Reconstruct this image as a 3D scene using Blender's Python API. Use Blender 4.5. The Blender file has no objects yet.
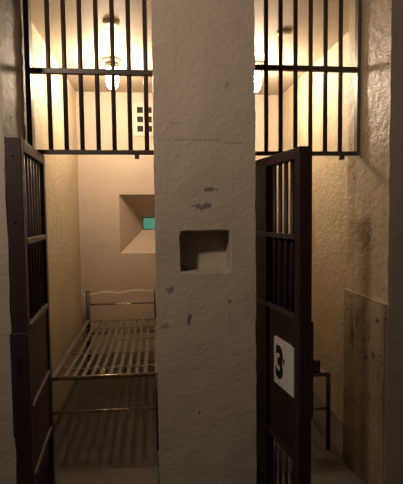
import bpy, bmesh, math, random
from mathutils import Vector, Matrix, noise
random.seed(7)
S = bpy.context.scene
COL = S.collection
PI = math.pi

# ------------------------------------------------------------------ camera
CAMZ = 1.72
YAW, PITCH, ROLL = math.radians(6.1), math.radians(3.5), math.radians(-0.65)
cd = bpy.data.cameras.new('camera')
cam = bpy.data.objects.new('camera', cd)
COL.objects.link(cam)
cd.sensor_fit = 'HORIZONTAL'; cd.sensor_width = 36; cd.lens = 36 * 440 / 403
cd.clip_start = 0.05
cam.matrix_world = (Matrix.Translation((0, 0, CAMZ)) @ Matrix.Rotation(-YAW, 4, 'Z')
                    @ Matrix.Rotation(PI / 2 - PITCH, 4, 'X') @ Matrix.Rotation(ROLL, 4, 'Z'))
S.camera = cam
# ------------------------------------------------------------------ world, lights, exposure
W = bpy.data.worlds.new('world'); S.world = W; W.use_nodes = True
bg = W.node_tree.nodes['Background']
bg.inputs[0].default_value = (1.0, 0.80, 0.66, 1); bg.inputs[1].default_value = 0.020
S.view_settings.view_transform = 'Standard'; S.view_settings.look = 'None'
S.view_settings.gamma = 1; S.view_settings.exposure = 0.0
S.view_settings.use_curve_mapping = False
def area(name, loc, target, size, power, color):
    l = bpy.data.lights.new(name, 'AREA'); l.shape = 'DISK'; l.size = size
    l.energy = power; l.color = color
    o = bpy.data.objects.new(name, l); COL.objects.link(o); o.location = loc
    o.rotation_euler = (Vector(target) - Vector(loc)).to_track_quat('-Z', 'Y').to_euler()
    return o
area('corridor_lamp_light', (-1.35, 0.35, 3.40), (0.3, 2.35, 3.3), 0.22, 40, (1.0, 0.80, 0.61))
LAMP_COLOR = (1.0, 0.775, 0.54, 1)
LAMP_STRENGTH = 400

# ------------------------------------------------------------------ materials
def nodes(name):
    m = bpy.data.materials.new(name); m.use_nodes = True
    nt = m.node_tree
    return m, nt, nt.nodes['Principled BSDF']
def N(nt, kind, **kw):
    n = nt.nodes.new(kind)
    for k, v in kw.items():
        if hasattr(n, k): setattr(n, k, v)
        else: n.inputs[k].default_value = v
    return n
def ramp(nt, src, p0, p1, c0=(0, 0, 0, 1), c1=(1, 1, 1, 1)):
    r = nt.nodes.new('ShaderNodeValToRGB')
    r.color_ramp.elements[0].position = p0; r.color_ramp.elements[1].position = p1
    r.color_ramp.elements[0].color = c0; r.color_ramp.elements[1].color = c1
    nt.links.new(src, r.inputs[0]); return r.outputs[0]
def mix(nt, fac, a, b):
    m = nt.nodes.new('ShaderNodeMix'); m.data_type = 'RGBA'
    L = nt.links.new
    if isinstance(fac, (int, float)): m.inputs[0].default_value = fac
    else: L(fac, m.inputs[0])
    for s, v in ((6, a), (7, b)):
        if isinstance(v, tuple): m.inputs[s].default_value = v + ((1,) if len(v) == 3 else ())
        else: L(v, m.inputs[s])
    return m.outputs[2]
def plaster(name, base, stain, chip, rough=0.55, bump=0.5, scale=9, streak=0.4, amount=0.5, chips=0.72,
            ridges=True, paint_marks=None, marks_plane='XZ'):
    m, nt, b = nodes(name); L = nt.links.new
    tc = N(nt, 'ShaderNodeTexCoord')
    co = tc.outputs['Object']
    mp = N(nt, 'ShaderNodeMapping'); mp.inputs['Scale'].default_value = (9, 9, 0.7); L(co, mp.inputs[0])
    n1 = N(nt, 'ShaderNodeTexNoise', Scale=1.6, Detail=6.0, Roughness=0.6); L(co, n1.inputs['Vector'])
    n2 = N(nt, 'ShaderNodeTexNoise', Scale=1.5, Detail=5.0); L(mp.outputs[0], n2.inputs['Vector'])
    n3 = N(nt, 'ShaderNodeTexNoise', Scale=26.0, Detail=5.0); L(co, n3.inputs['Vector'])
    c = mix(nt, ramp(nt, n1.outputs[0], 0.42, 0.66), base, tuple(x * (1 - amount) + y * amount for x, y in zip(base, stain)))
    st = N(nt, 'ShaderNodeMath', operation='MULTIPLY'); L(ramp(nt, n2.outputs[0], 0.48, 0.70), st.inputs[0]); st.inputs[1].default_value = streak
    c = mix(nt, st.outputs[0], c, stain)
    c = mix(nt, ramp(nt, n3.outputs[0], chips, chips + 0.03), c, chip)
    if paint_marks:
        for (px, pz, rx, rz, col) in paint_marks:     # local paint losses of a fixed place and shape
            sub = N(nt, 'ShaderNodeMapping', vector_type='POINT')
            xz = marks_plane == 'XZ'
            sub.inputs['Location'].default_value = (-px / rx, 0, -pz / rz) if xz else (0, -px / rx, -pz / rz)
            sub.inputs['Scale'].default_value = (1 / rx, 0, 1 / rz) if xz else (0, 1 / rx, 1 / rz)
            L(co, sub.inputs[0])
            ln = N(nt, 'ShaderNodeVectorMath', operation='LENGTH'); L(sub.outputs[0], ln.inputs[0])
            nn = N(nt, 'ShaderNodeTexNoise', Scale=45.0, Detail=3.0); L(co, nn.inputs['Vector'])
            ad = N(nt, 'ShaderNodeMath', operation='MULTIPLY_ADD'); L(nn.outputs[0], ad.inputs[0])
            ad.inputs[1].default_value = 2.6; L(ln.outputs['Value'], ad.inputs[2])
            f = ramp(nt, ad.outputs[0], 0.0, 1.0)
            mr = N(nt, 'ShaderNodeMapRange'); L(ad.outputs[0], mr.inputs[0])
            mr.inputs[1].default_value = 1.95; mr.inputs[2].default_value = 2.15
            mr.inputs[3].default_value = 0.75; mr.inputs[4].default_value = 0.0
            c = mix(nt, mr.outputs[0], c, col)
    L(c, b.inputs['Base Color'])
    b.inputs['Roughness'].default_value = rough
    # relief: lumps, trowel strokes, fine grain
    m2 = N(nt, 'ShaderNodeMapping'); m2.inputs['Scale'].default_value = (1, 1, 1.25); m2.inputs['Rotation'].default_value = (0.3, 0.5, 0.2); L(co, m2.inputs[0])
    h1 = N(nt, 'ShaderNodeTexNoise', Scale=scale, Detail=7.0, Roughness=0.62, Distortion=0.8); L(m2.outputs[0], h1.inputs['Vector'])
    h2 = N(nt, 'ShaderNodeTexVoronoi', Scale=scale * 0.8, feature='SMOOTH_F1'); L(m2.outputs[0], h2.inputs['Vector'])
    s = N(nt, 'ShaderNodeMath', operation='MULTIPLY_ADD'); L(h2.outputs['Distance'], s.inputs[0]); s.inputs[1].default_value = 0.35 if ridges else 0.0; L(h1.outputs[0], s.inputs[2])
    s2 = N(nt, 'ShaderNodeMath', operation='MULTIPLY_ADD'); L(n3.outputs[0], s2.inputs[0]); s2.inputs[1].default_value = 0.18; L(s.outputs[0], s2.inputs[2])
    bp = N(nt, 'ShaderNodeBump', Strength=bump, Distance=0.02); L(s2.outputs[0], bp.inputs['Height'])
    L(bp.outputs[0], b.inputs['Normal'])
    return m
def metal(name, base, rough=0.45, metallic=0.0, wear=None, wear_at=0.6, bump=0.15):
    m, nt, b = nodes(name); L = nt.links.new
    tc = N(nt, 'ShaderNodeTexCoord')
    n = N(nt, 'ShaderNodeTexNoise', Scale=22.0, Detail=6.0, Roughness=0.65); L(tc.outputs['Object'], n.inputs['Vector'])
    c = mix(nt, ramp(nt, n.outputs[0], wear_at, wear_at + 0.12), base, wear or tuple(x * 1.5 for x in base))
    L(c, b.inputs['Base Color']); b.inputs['Roughness'].default_value = rough; b.inputs['Metallic'].default_value = metallic
    bp = N(nt, 'ShaderNodeBump', Strength=bump, Distance=0.004); L(n.outputs[0], bp.inputs['Height']); L(bp.outputs[0], b.inputs['Normal'])
    return m
def emit(name, color, strength, base=(0.9, 0.85, 0.75)):
    m, nt, b = nodes(name)
    b.inputs['Base Color'].default_value = base + (1,)
    b.inputs['Emission Color'].default_value = color; b.inputs['Emission Strength'].default_value = strength
    b.inputs['Roughness'].default_value = 0.2
    return m
DK = (0.10, 0.08, 0.055)
lower_m = plaster('lower_jamb_paint', (0.30, 0.24, 0.17), (0.15, 0.12, 0.075), (0.07, 0.05, 0.035), rough=0.55, bump=0.35, scale=14, streak=0.7, amount=0.7, chips=0.66, ridges=False,
                  marks_plane='YZ', paint_marks=[(2.74, 0.905, 0.020, 0.14, (0.04, 0.03, 0.02)), (2.68, 1.03, 0.014, 0.055, (0.015, 0.011, 0.008)), (2.41, 1.09, 0.022, 0.024, (0.015, 0.011, 0.008)),
                  (2.46, 0.87, 0.025, 0.022, (0.04, 0.03, 0.02)), (2.56, 0.83, 0.035, 0.018, (0.04, 0.03, 0.02)), (2.37, 0.85, 0.016, 0.020, (0.04, 0.03, 0.02)), (2.68, 0.86, 0.012, 0.018, (0.03, 0.02, 0.015))])
front_m = plaster('corridor_paint', (0.33, 0.265, 0.205), (0.27, 0.21, 0.16), (0.2, 0.15, 0.11), rough=0.6, bump=0.3, scale=18, streak=0.2, chips=0.74, ridges=False)
pier_m = plaster('pier_paint', (0.50, 0.42, 0.345), (0.40, 0.33, 0.265), (0.30, 0.25, 0.20), rough=0.6, bump=0.34, scale=20, streak=0.12, chips=0.74, ridges=False,
                 paint_marks=[(0.300, 1.855, 0.045, 0.014, (0.10, 0.08, 0.07)), (0.262, 1.765, 0.060, 0.022, (0.11, 0.09, 0.075)),
                              (0.083, 1.325, 0.022, 0.026, (0.10, 0.12, 0.10)), (0.178, 1.160, 0.016, 0.034, (0.07, 0.055, 0.045)),
                              (0.40, 1.25, 0.010, 0.010, (0.06, 0.05, 0.04)), (0.225, 0.642, 0.009, 0.008, (0.04, 0.03, 0.025)),
                              (0.20, 2.115, 0.20, 0.004, (0.27, 0.22, 0.175)), (0.44, 2.10, 0.10, 0.003, (0.27, 0.22, 0.175)), (0.39, 2.40, 0.012, 0.035, (0.33, 0.27, 0.215)),
                              (0.12, 2.20, 0.05, 0.003, (0.26, 0.21, 0.165)), (0.40, 1.15, 0.003, 0.10, (0.29, 0.23, 0.18)), (0.33, 1.52, 0.02, 0.003, (0.2, 0.16, 0.12)), (0.24, 1.02, 0.14, 0.004, (0.30, 0.24, 0.19)), (0.05, 1.13, 0.03, 0.02, (0.26, 0.21, 0.16))])
JM = [(2.74, 0.905, 0.020, 0.14, (0.05, 0.04, 0.03)), (2.70, 1.03, 0.012, 0.05, (0.02, 0.015, 0.01)), (2.42, 1.08, 0.018, 0.020, (0.02, 0.015, 0.01)),
      (2.75, 1.94, 0.030, 0.03, (0.16, 0.12, 0.08)), (2.46, 0.87, 0.02, 0.02, (0.06, 0.045, 0.03)), (2.56, 0.83, 0.03, 0.016, (0.06, 0.045, 0.03)),
      (2.37, 0.85, 0.014, 0.018, (0.06, 0.045, 0.03)), (2.60, 1.55, 0.10, 0.10, (0.20, 0.16, 0.11))]
jamb_m = plaster('jamb_paint', (0.44, 0.36, 0.27), (0.30, 0.24, 0.16), (0.12, 0.095, 0.065), rough=0.5, bump=0.38, scale=20, streak=0.7, amount=0.7, chips=0.66, marks_plane='YZ', paint_marks=JM)
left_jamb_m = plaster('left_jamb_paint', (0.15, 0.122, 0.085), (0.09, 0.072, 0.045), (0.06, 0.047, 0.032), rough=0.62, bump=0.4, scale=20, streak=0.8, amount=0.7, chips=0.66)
cell_m = plaster('cell_wall_paint', (0.40, 0.335, 0.24), (0.29, 0.235, 0.145), (0.17, 0.13, 0.08), rough=0.55, bump=0.5, scale=24, streak=0.35, chips=0.70)
back_m = plaster('back_wall_paint', (0.42, 0.345, 0.28), (0.37, 0.30, 0.235), (0.36, 0.28, 0.19), rough=0.6, bump=0.14, scale=7, streak=0.15, chips=0.74)
ceil_m = plaster('ceiling_paint', (0.40, 0.335, 0.265), (0.36, 0.30, 0.235), (0.4, 0.32, 0.22), rough=0.7, bump=0.10, scale=5, streak=0.0, chips=0.8)
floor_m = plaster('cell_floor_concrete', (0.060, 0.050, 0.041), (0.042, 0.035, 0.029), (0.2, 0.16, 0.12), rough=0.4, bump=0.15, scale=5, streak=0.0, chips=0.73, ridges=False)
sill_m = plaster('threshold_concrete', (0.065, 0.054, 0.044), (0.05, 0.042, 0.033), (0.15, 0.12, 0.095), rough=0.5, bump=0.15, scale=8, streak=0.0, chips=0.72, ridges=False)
bar_m = metal('bar_iron', (0.042, 0.028, 0.021), 0.42, 0.0, (0.07, 0.045, 0.03), 0.62)
frame_m = metal('frame_iron', (0.075, 0.06, 0.05), 0.4, 0.0, (0.16, 0.12, 0.09), 0.58)
door_m = metal('oxblood_door_paint', (0.034, 0.0145, 0.0145), 0.5, 0.0, (0.046, 0.021, 0.020), 0.6)
panel_m = metal('oxblood_panel_paint', (0.032, 0.0135, 0.0135), 0.55, 0.0, (0.044, 0.019, 0.018), 0.6, bump=0.08)
edge_m = metal('worn_rail_metal', (0.055, 0.038, 0.034), 0.4, 0.0, (0.10, 0.075, 0.062), 0.6)
hole_m = metal('keyhole_black', (0.006, 0.005, 0.005), 0.9)
bed_m = metal('bed_steel', (0.36, 0.31, 0.26), 0.26, 0.8, (0.12, 0.085, 0.06), 0.55)
slat_m = metal('bed_strap_steel', (0.105, 0.09, 0.074), 0.55, 0.1, (0.10, 0.08, 0.06), 0.6)
leg_m = metal('bed_leg_steel', (0.035, 0.026, 0.022), 0.45, 0.2, (0.07, 0.05, 0.04), 0.6)
vent_m = metal('vent_white_paint', (0.46, 0.39, 0.31), 0.5, 0.0, (0.40, 0.33, 0.26))
vent_dark = metal('vent_dark_void', (0.012, 0.010, 0.009), 0.9)
brass_m = metal('lamp_brass', (0.36, 0.30, 0.21), 0.5, 0.3, (0.3, 0.2, 0.1), 0.6)
sign_m = metal('sign_white', (0.80, 0.74, 0.68), 0.5, 0.0, (0.74, 0.68, 0.62), 0.6, bump=0.02)
ink_m = metal('sign_black_ink', (0.012, 0.010, 0.010), 0.5, bump=0.0)
glow_m = emit('lamp_glass_lit', LAMP_COLOR, LAMP_STRENGTH)
teal_m = emit('window_glass_daylight', (0.16, 0.50, 0.36, 1), 0.42, (0.05, 0.3, 0.25))
wood_m = metal('dark_box_paint', (0.05, 0.032, 0.026), 0.5)
boxface_m = metal('box_face', (0.16, 0.14, 0.12), 0.5)

# ------------------------------------------------------------------ helpers
def link(name, bm, mat, parent=None, smooth=False, bevel=0):
    bmesh.ops.recalc_face_normals(bm, faces=bm.faces)
    me = bpy.data.meshes.new(name); bm.to_mesh(me); bm.free()
    me.materials.append(mat)
    for p in me.polygons: p.use_smooth = smooth
    o = bpy.data.objects.new(name, me); COL.objects.link(o)
    if parent: o.parent = parent
    if bevel:
        b = o.modifiers.new('bevel', 'BEVEL'); b.width = bevel; b.segments = 2; b.limit_method = 'ANGLE'
    return o
def box(bm, x0, x1, y0, y1, z0, z1):
    v = [bm.verts.new((x, y, z)) for x in (x0, x1) for y in (y0, y1) for z in (z0, z1)]
    for f in ((0, 1, 3, 2), (4, 6, 7, 5), (0, 4, 5, 1), (2, 3, 7, 6), (0, 2, 6, 4), (1, 5, 7, 3)):
        bm.faces.new([v[i] for i in f])
    return bm
def B(*a):
    return box(bmesh.new(), *a)
def tube(bm, p, q, r, seg=12, r2=None):
    p, q = Vector(p), Vector(q); d = (q - p).normalized()
    u = d.orthogonal().normalized(); w = d.cross(u)
    r2 = r if r2 is None else r2
    A = [bm.verts.new(p + (u * math.cos(t) + w * math.sin(t)) * r) for t in [2 * PI * i / seg for i in range(seg)]]
    C = [bm.verts.new(q + (u * math.cos(t) + w * math.sin(t)) * r2) for t in [2 * PI * i / seg for i in range(seg)]]
    for i in range(seg):
        j = (i + 1) % seg; bm.faces.new((A[i], A[j], C[j], C[i]))
    bm.faces.new(A[::-1]); bm.faces.new(C)
    return bm
def T(*a, **k):
    return tube(bmesh.new(), *a, **k)
def path_tube(bm, pts, r, seg=10):
    pts = [Vector(p) for p in pts]; rings = []
    u = None
    for i, p in enumerate(pts):
        d = (pts[min(i + 1, len(pts) - 1)] - pts[max(i - 1, 0)]).normalized()
        u = (u - d * u.dot(d)).normalized() if u else d.orthogonal().normalized()
        w = d.cross(u)
        rings.append([bm.verts.new(p + (u * math.cos(2 * PI * k / seg) + w * math.sin(2 * PI * k / seg)) * r) for k in range(seg)])
    for a, b in zip(rings, rings[1:]):
        for k in range(seg):
            bm.faces.new((a[k], a[(k + 1) % seg], b[(k + 1) % seg], b[k]))
    bm.faces.new(rings[0][::-1]); bm.faces.new(rings[-1])
    return bm
def lathe(bm, prof, cx=0, cy=0, seg=32):
    rings = []
    for r, z in prof:
        rings.append([bm.verts.new((cx + r * math.cos(2 * PI * k / seg), cy + r * math.sin(2 * PI * k / seg), z)) for k in range(seg)])
    for a, b in zip(rings, rings[1:]):
        for k in range(seg):
            bm.faces.new((a[k], a[(k + 1) % seg], b[(k + 1) % seg], b[k]))
    bm.faces.new(rings[0][::-1]); bm.faces.new(rings[-1])
    return bm
def thing(name, label, cat, loc=(0, 0, 0), rz=0, group=None):
    o = bpy.data.objects.new(name, None); COL.objects.link(o); o.empty_display_size = 0.1
    o.location = loc; o.rotation_euler = (0, 0, rz); o['label'] = label; o['category'] = cat
    if group: o['group'] = group
    return o
def tag(o, label, cat, group=None):
    o['label'] = label; o['category'] = cat
    if group: o['group'] = group
    return o
def struct(o):
    o['kind'] = 'structure'; return o
def rng(a, b, step, extra=()):
    n = max(1, round((b - a) / step)); s = [a + (b - a) * i / n for i in range(n + 1)]
    for e in extra:
        s = [v for v in s if abs(v - e) > step * 0.45 or v in (a, b)] + [e]
    return sorted(s)
def rough_wall(name, mat, x0, x1, y0, y1, z0, z1, step=0.05, amp=0.004, hole=None, niche_depth=0.15, side_mat=None):
    """Box of plaster with slightly uneven faces and edges; hole = a rectangular niche in the face y0."""
    ex = [hole[0], hole[1]] if hole else []; ez = [hole[2], hole[3]] if hole else []
    xs, ys, zs = rng(x0, x1, step, ex), rng(y0, y1, step), rng(z0, z1, step, ez)
    bm = bmesh.new(); V = {}
    def v(x, y, z):
        k = (round(x, 4), round(y, 4), round(z, 4))
        if k not in V: V[k] = bm.verts.new(k)
        return V[k]
    def sheet(A, Bs, f, skip=None):
        for a0, a1 in zip(A, A[1:]):
            for b0, b1 in zip(Bs, Bs[1:]):
                if skip and skip((a0 + a1) / 2, (b0 + b1) / 2): continue
                bm.faces.new([v(*f(a, b)) for a, b in ((a0, b0), (a1, b0), (a1, b1), (a0, b1))])
    sk = (lambda a, b: hole[0] < a < hole[1] and hole[2] < b < hole[3]) if hole else None
    sheet(xs, zs, lambda a, b: (a, y0, b), sk)
    sheet(xs, zs, lambda a, b: (a, y1, b))
    sheet(ys, zs, lambda a, b: (x0, a, b)); sheet(ys, zs, lambda a, b: (x1, a, b))
    sheet(xs, ys, lambda a, b: (a, b, z0)); sheet(xs, ys, lambda a, b: (a, b, z1))
    if hole:
        hx = [x for x in xs if hole[0] - 1e-6 <= x <= hole[1] + 1e-6]; hz = [z for z in zs if hole[2] - 1e-6 <= z <= hole[3] + 1e-6]
        hy = [y0, y0 + 0.012, y0 + niche_depth * 0.5, y0 + niche_depth]
        sheet(hy, hz, lambda a, b: (hole[0], a, b)); sheet(hy, hz, lambda a, b: (hole[1], a, b))
        sheet(hx, hy, lambda a, b: (a, b, hole[2])); sheet(hx, hy, lambda a, b: (a, b, hole[3]))
        sheet(hx, hz, lambda a, b: (a, hy[-1], b))
        cx, cz = (hole[0] + hole[1]) / 2, (hole[2] + hole[3]) / 2
        for (kx, ky, kz), vv in V.items():
            inx = hole[0] - 1e-4 <= kx <= hole[1] + 1e-4; inz = hole[2] - 1e-4 <= kz <= hole[3] + 1e-4
            if ky <= y0 + niche_depth + 1e-6 and inx and inz:
                cor = (abs(kx - hole[0]) < 1e-3 or abs(kx - hole[1]) < 1e-3) and (abs(kz - hole[2]) < 1e-3 or abs(kz - hole[3]) < 1e-3)
                if cor: vv.co.x += 0.005 * (1 if kx < cx else -1); vv.co.z += 0.005 * (1 if kz < cz else -1)
                if abs(ky - y0) < 1e-4:
                    vv.co.x += 0.008 * (-1 if kx < cx else 1) ; vv.co.z += 0.008 * (-1 if kz < cz else 1)
    bm.verts.ensure_lookup_table()
    for vv in bm.verts:
        n = noise.noise_vector(vv.co * 7.0) * amp + noise.noise_vector(vv.co * 22.0) * amp * 0.5
        vv.co += n
    o = struct(link(name, bm, mat, smooth=True))
    o.data.set_sharp_from_angle(angle=math.radians(40))
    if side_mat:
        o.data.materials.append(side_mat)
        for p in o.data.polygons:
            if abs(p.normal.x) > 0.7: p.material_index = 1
    return o

# ------------------------------------------------------------------ structure
D1, DB, D3, DBACK = 2.33, 2.70, 2.90, 5.15     # front of wall, bars, inner face of front wall, back wall
CEIL = 3.12
XL, XP0, XP1, XR = -0.85, 0.19, 0.38, 1.515    # left wall, partition, right wall
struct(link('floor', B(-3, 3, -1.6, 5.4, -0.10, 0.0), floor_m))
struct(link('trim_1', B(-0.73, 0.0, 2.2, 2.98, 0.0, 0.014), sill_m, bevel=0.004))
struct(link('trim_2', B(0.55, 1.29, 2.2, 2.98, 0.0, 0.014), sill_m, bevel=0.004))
rough_wall('wall_center', pier_m, 0.006, 0.543, D1, D3, 0.0, CEIL, 0.04, 0.005, hole=(0.140, 0.406, 1.414, 1.633))
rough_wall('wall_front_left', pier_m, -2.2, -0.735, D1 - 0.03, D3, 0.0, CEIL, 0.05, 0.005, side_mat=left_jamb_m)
rough_wall('wall_front_right', front_m, 1.300, 2.6, D1, D3 - 0.04, 0.0, CEIL, 0.05, 0.005, side_mat=jamb_m)
struct(link('wall_left', B(XL - 0.15, XL, D3, DBACK, 0, CEIL), cell_m))
struct(link('wall_right', B(XR, XR + 0.15, D3 - 0.04, DBACK, 0, CEIL), cell_m))
struct(link('wall_partition', B(XP0, XP1, D3, DBACK, 0, CEIL), cell_m))
struct(link('ceiling', B(-2.2, 2.6, 2.5, 5.8, CEIL, CEIL + 0.12), ceil_m))
# back wall with the splayed window recess of the left cell
bm = bmesh.new()
ox0, ox1, oz0, oz1 = -0.396, 0.175, 1.285, 1.965
ix0, ix1, iz0, iz1, iy = -0.145, 0.02, 1.545, 1.700, DBACK + 0.42
X0, X1 = XL - 0.15, XR + 0.15
q = lambda *p: bm.faces.new([bm.verts.new(c) for c in p])
y = DBACK
q((X0, y, 0), (ox0, y, 0), (ox0, y, CEIL), (X0, y, CEIL)); q((ox1, y, 0), (X1, y, 0), (X1, y, CEIL), (ox1, y, CEIL))
q((ox0, y, 0), (ox1, y, 0), (ox1, y, oz0), (ox0, y, oz0)); q((ox0, y, oz1), (ox1, y, oz1), (ox1, y, CEIL), (ox0, y, CEIL))
O = [(ox0, y, oz0), (ox1, y, oz0), (ox1, y, oz1), (ox0, y, oz1)]; I = [(ix0, iy, iz0), (ix1, iy, iz0), (ix1, iy, iz1), (ix0, iy, iz1)]
I2 = [(a, iy + 0.12, c) for a, b, c in I]
for k in range(4):
    j = (k + 1) % 4
    q(O[k], O[j], I[j], I[k]); q(I[k], I[j], I2[j], I2[k])
yb = iy + 0.12
q((X0, yb, 0), (ix0, yb, 0), (ix0, yb, CEIL), (X0, yb, CEIL)); q((ix1, yb, 0), (X1, yb, 0), (X1, yb, CEIL), (ix1, yb, CEIL))
q((ix0, yb, 0), (ix1, yb, 0), (ix1, yb, iz0), (ix0, yb, iz0)); q((ix0, yb, iz1), (ix1, yb, iz1), (ix1, yb, CEIL), (ix0, yb, CEIL))
q((X0, y, 0), (X0, yb, 0), (X0, yb, CEIL), (X0, y, CEIL)); q((X1, y, 0), (X1, yb, 0), (X1, yb, CEIL), (X1, y, CEIL))
q((X0, y, CEIL), (X1, y, CEIL), (X1, yb, CEIL), (X0, yb, CEIL)); q((X0, y, 0), (X1, y, 0), (X1, yb, 0), (X0, yb, 0))
bmesh.ops.remove_doubles(bm, verts=bm.verts, dist=1e-5)
struct(link('wall_back', bm, back_m))
# small window deep in the recess: frame > glass
wf = bmesh.new()
t = 0.010
box(wf, ix0, ix1, iy + 0.02, iy + 0.045, iz0, iz0 + t); box(wf, ix0, ix1, iy + 0.02, iy + 0.045, iz1 - t, iz1)
box(wf, ix0, ix0 + t, iy + 0.02, iy + 0.045, iz0 + t, iz1 - t); box(wf, ix1 - t, ix1, iy + 0.02, iy + 0.045, iz0 + t, iz1 - t)
win = struct(link('window_1', wf, frame_m))
link('glass', B(ix0 + t, ix1 - t, iy + 0.028, iy + 0.034, iz0 + t, iz1 - t), teal_m, win)
# thick lower plaster of the left cell's back wall, with a wavy broken top edge
def wavy_dado(name, x0, x1, z, d, mat):
    bm = bmesh.new(); n = 48; rows = []
    for i in range(n + 1):
        x = x0 + (x1 - x0) * i / n
        zz = z + 0.022 * noise.noise(Vector((x * 6, 3.1, 0))) + 0.012 * noise.noise(Vector((x * 25, 1.1, 0))) + 0.03 * (i / n)
        rows.append([bm.verts.new(p) for p in ((x, DBACK + 0.002, 0), (x, DBACK - d, 0), (x, DBACK - d * 0.9, zz - 0.012), (x, DBACK - d * 0.5, zz), (x, DBACK + 0.002, zz + 0.006))])
    for a, b in zip(rows, rows[1:]):
        for k in range(4): bm.faces.new((a[k], b[k], b[k + 1], a[k + 1]))
    return struct(link(name, bm, mat, smooth=False))
wavy_dado('trim_3', XL + 0.001, XP0 - 0.001, 0.83, 0.009, back_m)
# thick lower plaster layer on the right jamb (top edge runs back into the cell)
rough_wall('trim_4', lower_m, 1.288, 1.31, D1 + 0.008, D3 - 0.03, 0.0, 1.205, 0.05, 0.006)

# ------------------------------------------------------------------ transom grilles
def px2x(px, py, D):
    r = cam.matrix_world.to_3x3() @ Vector((px - 201.5, 242 - py, -440))
    return r.x * D / r.y
def grille(label, x0, x1, px_list, zbot, zmid, frame_side, stubx):
    g = thing('transom_grille', label, 'grille', ((x0 + x1) / 2, DB, zbot))
    ox, oz = (x0 + x1) / 2, zbot
    L = lambda X: X - ox
    top = CEIL - 0.004 - oz
    link('bottom_rail', B(L(x0), L(x1), -0.020, 0.020, -0.012, 0.012), bar_m, g, bevel=0.002)
    link('middle_rail', B(L(x0), L(x1), -0.008 - 0.012, 0.012, zmid - oz - 0.015, zmid - oz + 0.015), bar_m, g, bevel=0.002)
    f = bmesh.new()
    if frame_side < 0:
        box(f, L(x0), L(x0) + 0.030, -0.02, 0.02, -0.012, top)
    else:
        box(f, L(x1) - 0.020, L(x1), -0.022, 0.022, -0.012, top)
    link('side_frame', f, frame_m, g, bevel=0.002)
    for p in px_list:
        X = L(px2x(p, 100, DB))
        b = T((X, 0, 0.012), (X, 0, top), 0.0138, seg=14)
        link('bar', b, bar_m, g, smooth=True)
    link('latch_keeper', B(L(stubx) - 0.014, L(stubx) + 0.014, -0.016, 0.016, -0.038, -0.012), bar_m, g, bevel=0.004)
    return g
XA = -0.725
grille('black iron bar grille over the left cell opening, with the lit lamp behind it', XA, 0.012,
       [49.6, 65.5, 81.4, 97.6, 113.6, 129.6, 146.2], 2.100, 2.566, -1, px2x(137, 155, DB))
grille('black iron bar grille over the right cell opening, above the open door numbered 3', 0.530, 1.296,
       [266.2, 280.6, 295.4, 310.4, 325.2, 340.2], 2.097, 2.616, 1, px2x(341.5, 155, DB))

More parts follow.
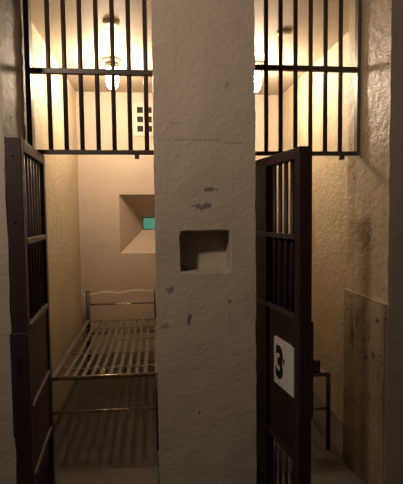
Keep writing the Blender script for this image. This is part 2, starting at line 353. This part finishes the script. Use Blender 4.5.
# ------------------------------------------------------------------ cell doors (local: x = away from hinge, y = visible face towards -y)
def door(label, hinge, direction, length, side, top, sign=False, mid2=None, group=None, hw=0.055, n=6):
    """direction = unit vector hinge -> free edge; side = +1/-1 which way the visible face looks."""
    rz = math.atan2(direction[1], direction[0])
    d = thing('barred_cell_door', label, 'door', (hinge[0], hinge[1], 0), rz, group)
    s = side                                   # visible face at y = 0, thickness goes to y = -s*...
    def bx(x0, x1, a, b, z0, z1):
        ya, yb = sorted((-s * a, -s * b)); return B(x0, x1, ya, yb, z0, z1)
    TH = 0.045; Lx = length
    link('hinge_stile', bx(0, hw, 0, TH, 0.03, top), door_m, d, bevel=0.003)
    link('lock_stile', bx(Lx - 0.055, Lx, 0, 0.070, 0.03, top), door_m, d, bevel=0.004)
    link('top_rail', bx(0.055, Lx - 0.055, 0.0, TH, top - 0.055, top - 0.002), door_m, d, bevel=0.003)
    for z in (1.605, 1.20, 0.46, 0.06) + ((mid2,) if mid2 else ()):
        link('rail', bx(0.055, Lx - 0.055, -0.004, 0.024, z - 0.013, z + 0.013), edge_m if z > 1.1 else door_m, d, bevel=0.002)
    for i in range(n):
        x = (hw + (Lx - 0.045 - hw) * (i + 1) / (n + 1))
        y = -s * 0.022
        link('bar', T((x, y, 1.19), (x, y, top - 0.05), 0.0115, seg=12), door_m, d, smooth=True)
        link('bar', T((x, y, 0.06), (x, y, 0.46), 0.011, seg=12), door_m, d, smooth=True)
    link('back_plate', bx(0.05, Lx - 0.05, 0.034, 0.040, 1.20, 1.605), panel_m, d)
    link('panel', bx(0.05, Lx - 0.05, 0.010, 0.016, 0.46, 1.20), panel_m, d)
    lb = link('lock_box', bx(Lx - 0.085, Lx + 0.003, 0.0015, 0.079, 0.69, 1.185), door_m, d, bevel=0.003)
    kz = 1.03
    ya, yb = sorted((-s * 0.030, -s * 0.052))
    link('keyhole', B(Lx + 0.0025, Lx + 0.0045, ya, yb, kz - 0.04, kz + 0.04), hole_m, lb)
    hb = bmesh.new()
    for z in (0.25, 1.0, 1.85): tube(hb, (0.0, -s * 0.03, z - 0.05), (0.0, -s * 0.03, z + 0.05), 0.014)
    link('hinge', hb, frame_m, d, smooth=False)
    for z in (top - 0.03, 1.75):
        link('bolt', T((Lx - 0.001, -s * 0.04, z - 0.05), (Lx + 0.005, -s * 0.04, z - 0.05), 0.006), door_m, d)
    if sign:
        # number plate; its face is at y = +s*0.00x
        w, z0, z1 = 0.240, 0.782, 1.040
        sx1 = Lx - 0.056; sx0 = sx1 - w
        plate = link('number_plate', bx(sx0, sx1, -0.002 - 0.001, 0.010, z0, z1), sign_m, d)
        plate['label'] = 'white plate with the black number 3'
        # which end of the plate reads as its left: near the hinge for this door
        cu = bpy.data.curves.new('three', 'FONT'); cu.body = '3'; cu.size = 0.235; cu.offset = 0.011; cu.extrude = 0.0008
        cu.align_x = 'CENTER'; cu.align_y = 'CENTER'
        to = bpy.data.objects.new('three', cu); COL.objects.link(to)
        bpy.context.view_layer.update()
        me = bpy.data.meshes.new_from_object(to); bpy.data.objects.remove(to)
        def place(me, name, cx, cz, sc):
            # text plane: x right, y up -> door local
            M = Matrix(((1 * sc[0], 0, 0, cx), (0, 0, -1, s * 0.0042), (0, sc[1], 0, cz), (0, 0, 0, 1)))
            me.transform(M); me.materials.clear(); me.materials.append(ink_m)
            o = bpy.data.objects.new(name, me); COL.objects.link(o); o.parent = plate
        place(me, 'digit_three', sx0 + 0.072, (z0 + z1) / 2 - 0.008, (0.86, 1.0))
        cu = bpy.data.curves.new('mark', 'FONT'); cu.body = "'"; cu.size = 0.11; cu.offset = 0.001; cu.extrude = 0.0008
        cu.align_x = 'CENTER'; cu.align_y = 'CENTER'
        to = bpy.data.objects.new('mark', cu); COL.objects.link(to); bpy.context.view_layer.update()
        me2 = bpy.data.meshes.new_from_object(to); bpy.data.objects.remove(to)
        place(me2, 'small_mark', sx0 + 0.128, (z0 + z1) / 2 - 0.012, (1.3, 1))
    return d
# left door: hinge by the left jamb, swung out to the corridor; its face looks right (+x)
def unit(a, b):
    v = Vector((b[0] - a[0], b[1] - a[1])); return v.normalized(), v.length
h, e = (-0.634, 2.70), (-0.592, 2.085)
dv, ln = unit(h, e)
door('dark red barred cell door standing open on the left, against the left jamb', h, dv, ln, 1, 2.08, mid2=0.80)
h, e = (0.614, 2.69), (0.702, 2.080)
dv, ln = unit(h, e)
# mirrored copy of the design: visible face looks left (-x)
door('dark red barred cell door standing open beside the central pier, with white plate numbered 3', h, dv, ln, -1, 2.048, sign=True, hw=0.20, n=4)

# ------------------------------------------------------------------ beds (local origin: foot end left corner, x right, y towards the head)
def make_bed(label, loc):
    t = thing('metal_bed_frame', label, 'bed', loc, 0, None)
    w, L, z = 0.792, 1.84, 0.552
    r = 0.016
    for x in (r, w - r):
        link('leg', T((x, 0, 0), (x, 0, 0.578), r, seg=12), leg_m, t, smooth=True)
        link('leg', T((x, L, 0), (x, L, 0.885), 0.023, seg=12), leg_m, t, smooth=True)
    link('foot_rail', T((r, 0, 0.572), (w - r, 0, 0.572), 0.011), bed_m, t, smooth=True)
    link('lower_foot_rail', T((r, 0, 0.318), (w - r, 0, 0.318), 0.010), bed_m, t, smooth=True)
    link('head_rail', T((r, L, 0.73), (w - r, L, 0.73), 0.011), bed_m, t, smooth=True)
    link('lower_head_rail', T((r, L, 0.40), (w - r, L, 0.40), 0.010), bed_m, t, smooth=True)
    for x in (0.0, w - 0.036):
        b = bmesh.new(); box(b, x, x + 0.036, 0.0, L, z - 0.004, z + 0.004); box(b, (x if x == 0 else w - 0.005), (x + 0.005 if x == 0 else w), 0, L, z - 0.035, z - 0.004)
        link('side_rail', b, slat_m, t)
    for yy in (0.02, L - 0.05):
        link('end_rail', B(0.036, w - 0.036, yy, yy + 0.032, z - 0.006, z + 0.002), slat_m, t)
    n = 10; s0, s1 = 0.105, w - 0.105
    y0, y1 = 0.052, L - 0.15
    for i in range(n):                                   # long straps, slightly sagging
        x = s0 + (s1 - s0) * i / (n - 1)
        b = bmesh.new(); prev = None; hw = 0.0145
        for k in range(15):
            f = k / 14; yy = y0 + (y1 - y0) * f
            zz = z - 0.002 - 0.022 * math.sin(PI * f)
            row = [b.verts.new(p) for p in ((x - hw, yy, zz - 0.0015), (x + hw, yy, zz - 0.0015), (x + hw, yy, zz + 0.0015), (x - hw, yy, zz + 0.0015))]
            if prev:
                for m in range(4): b.faces.new((prev[m], prev[(m + 1) % 4], row[(m + 1) % 4], row[m]))
            else: b.faces.new(row[::-1])
            prev = row
        b.faces.new(prev)
        link('long_strap', b, slat_m, t)
        link('spring', spring(x, y1 - 0.004, L - 0.045, z - 0.004), bed_m, t, smooth=True)
    for k in range(4):                                   # cross straps, with a coil to each side rail
        f = (k + 0.5) / 4.0; yy = y0 + (y1 - y0) * f; zz = z - 0.002 - 0.022 * math.sin(PI * f) + 0.004
        link('cross_strap', B(s0 - 0.02, s1 + 0.02, yy - 0.011, yy + 0.011, zz - 0.0015, zz + 0.0015), slat_m, t)
        for xa, xb in ((0.036, s0 - 0.016), (s1 + 0.016, w - 0.036)):
            b = bmesh.new(); pts = [(xa + (xb - xa) * j / 30, yy + 0.007 * math.cos(j * 1.05), zz + 0.007 * math.sin(j * 1.05)) for j in range(31)]
            path_tube(b, pts, 0.0022, 5); link('side_spring', b, bed_m, t, smooth=True)
    return t
def spring(x, y0, y1, z):
    b = bmesh.new()
    pts = [(x + 0.009 * math.cos(j * 1.05), y0 + (y1 - y0) * j / 42, z + 0.009 * math.sin(j * 1.05)) for j in range(43)]
    return path_tube(b, pts, 0.0026, 5)
make_bed('bare metal bed frame with a strap lattice, along the wall of the left cell', (-0.772, 3.16, 0))
make_bed('bare metal bed frame mostly hidden behind the door numbered 3', (0.450, 2.985, 0))
# small box lying on the second bed
bt = thing('small_box', 'small dark box resting on the bed frame in the right cell', 'box', (1.150, 3.04, 0.556))
bb = B(-0.10, 0.025, -0.03, 0.03, 0.0, 0.11)
link('box_body', bb, wood_m, bt, bevel=0.003)
link('box_face', B(-0.085, 0.005, -0.033, -0.030, 0.035, 0.098), boxface_m, bt)

# ------------------------------------------------------------------ vent, lamps, ceiling collars
v = thing('wall_vent', 'pale square-holed air vent high on the back wall of the left cell', 'vent', (-0.040, DBACK, 2.817))
link('dark_backing', B(-0.18, 0.18, -0.004, 0.0, -0.17, 0.17), vent_dark, v)
f = bmesh.new(); W2, H2 = 0.184, 0.185
cols, rows_, hs, px_, pz_ = 3, 3, 0.068, 0.099, 0.106
xs = sorted([-W2, W2] + [c for i in range(cols) for c in ((i - 1) * px_ - hs / 2, (i - 1) * px_ + hs / 2)])
zs = sorted([-H2, H2] + [c for i in range(rows_) for c in ((i - 1) * pz_ - hs / 2, (i - 1) * pz_ + hs / 2)])
for i in range(0, len(xs) - 1, 2): box(f, xs[i], xs[i + 1], -0.016, -0.004, -H2, H2)
for j in range(0, len(zs) - 1, 2):
    for i in range(1, len(xs) - 1, 2): box(f, xs[i], xs[i + 1], -0.016, -0.004, zs[j], zs[j + 1])
link('grille_plate', f, vent_m, v)

def make_lamp(label, x, y):
    t = thing('ceiling_lamp', label, 'lamp', (x, y, CEIL), 0, None)
    link('canopy', lathe(bmesh.new(), [(0.085, 0), (0.088, -0.012), (0.075, -0.026), (0.05, -0.034)]), brass_m, t, smooth=True)
    c = lathe(bmesh.new(), [(0.05, -0.034), (0.056, -0.045), (0.056, -0.07), (0.045, -0.078)])
    for k in range(12):
        a = 2 * PI * k / 12; tube(c, (0.057 * math.cos(a), 0.057 * math.sin(a), -0.042), (0.052 * math.cos(a), 0.052 * math.sin(a), -0.082), 0.006, seg=8)
    link('collar', c, brass_m, t, smooth=True)
    prof = [(0.042, -0.078), (0.052, -0.10), (0.056, -0.14), (0.055, -0.19), (0.046, -0.23), (0.028, -0.256), (0.006, -0.264)]
    link('glass_jar', lathe(bmesh.new(), prof), glow_m, t, smooth=True)
    return t
make_lamp('lit glass jar lamp hanging from the ceiling, seen through the left grille', -0.352, 4.10)
make_lamp('lit ceiling lamp hidden behind the central pier, glowing at the right grille', 0.955, 4.10)
def collar(label, x, y):
    o = link('ceiling_collar', lathe(bmesh.new(), [(0.060, CEIL), (0.060, CEIL - 0.006), (0.048, CEIL - 0.016), (0.020, CEIL - 0.018)], x, y), brass_m, None, smooth=True)
    # origin at the thing
    for vv in o.data.vertices: vv.co -= Vector((x, y, CEIL))
    o.location = (x, y, CEIL)
    tag(o, label, 'ceiling collar')
collar('round brass collar on the left cell ceiling, nearer than the lit lamp', -0.284, 3.32)
collar('round brass collar on the right cell ceiling, behind the second grille bar', 1.02, 3.39)
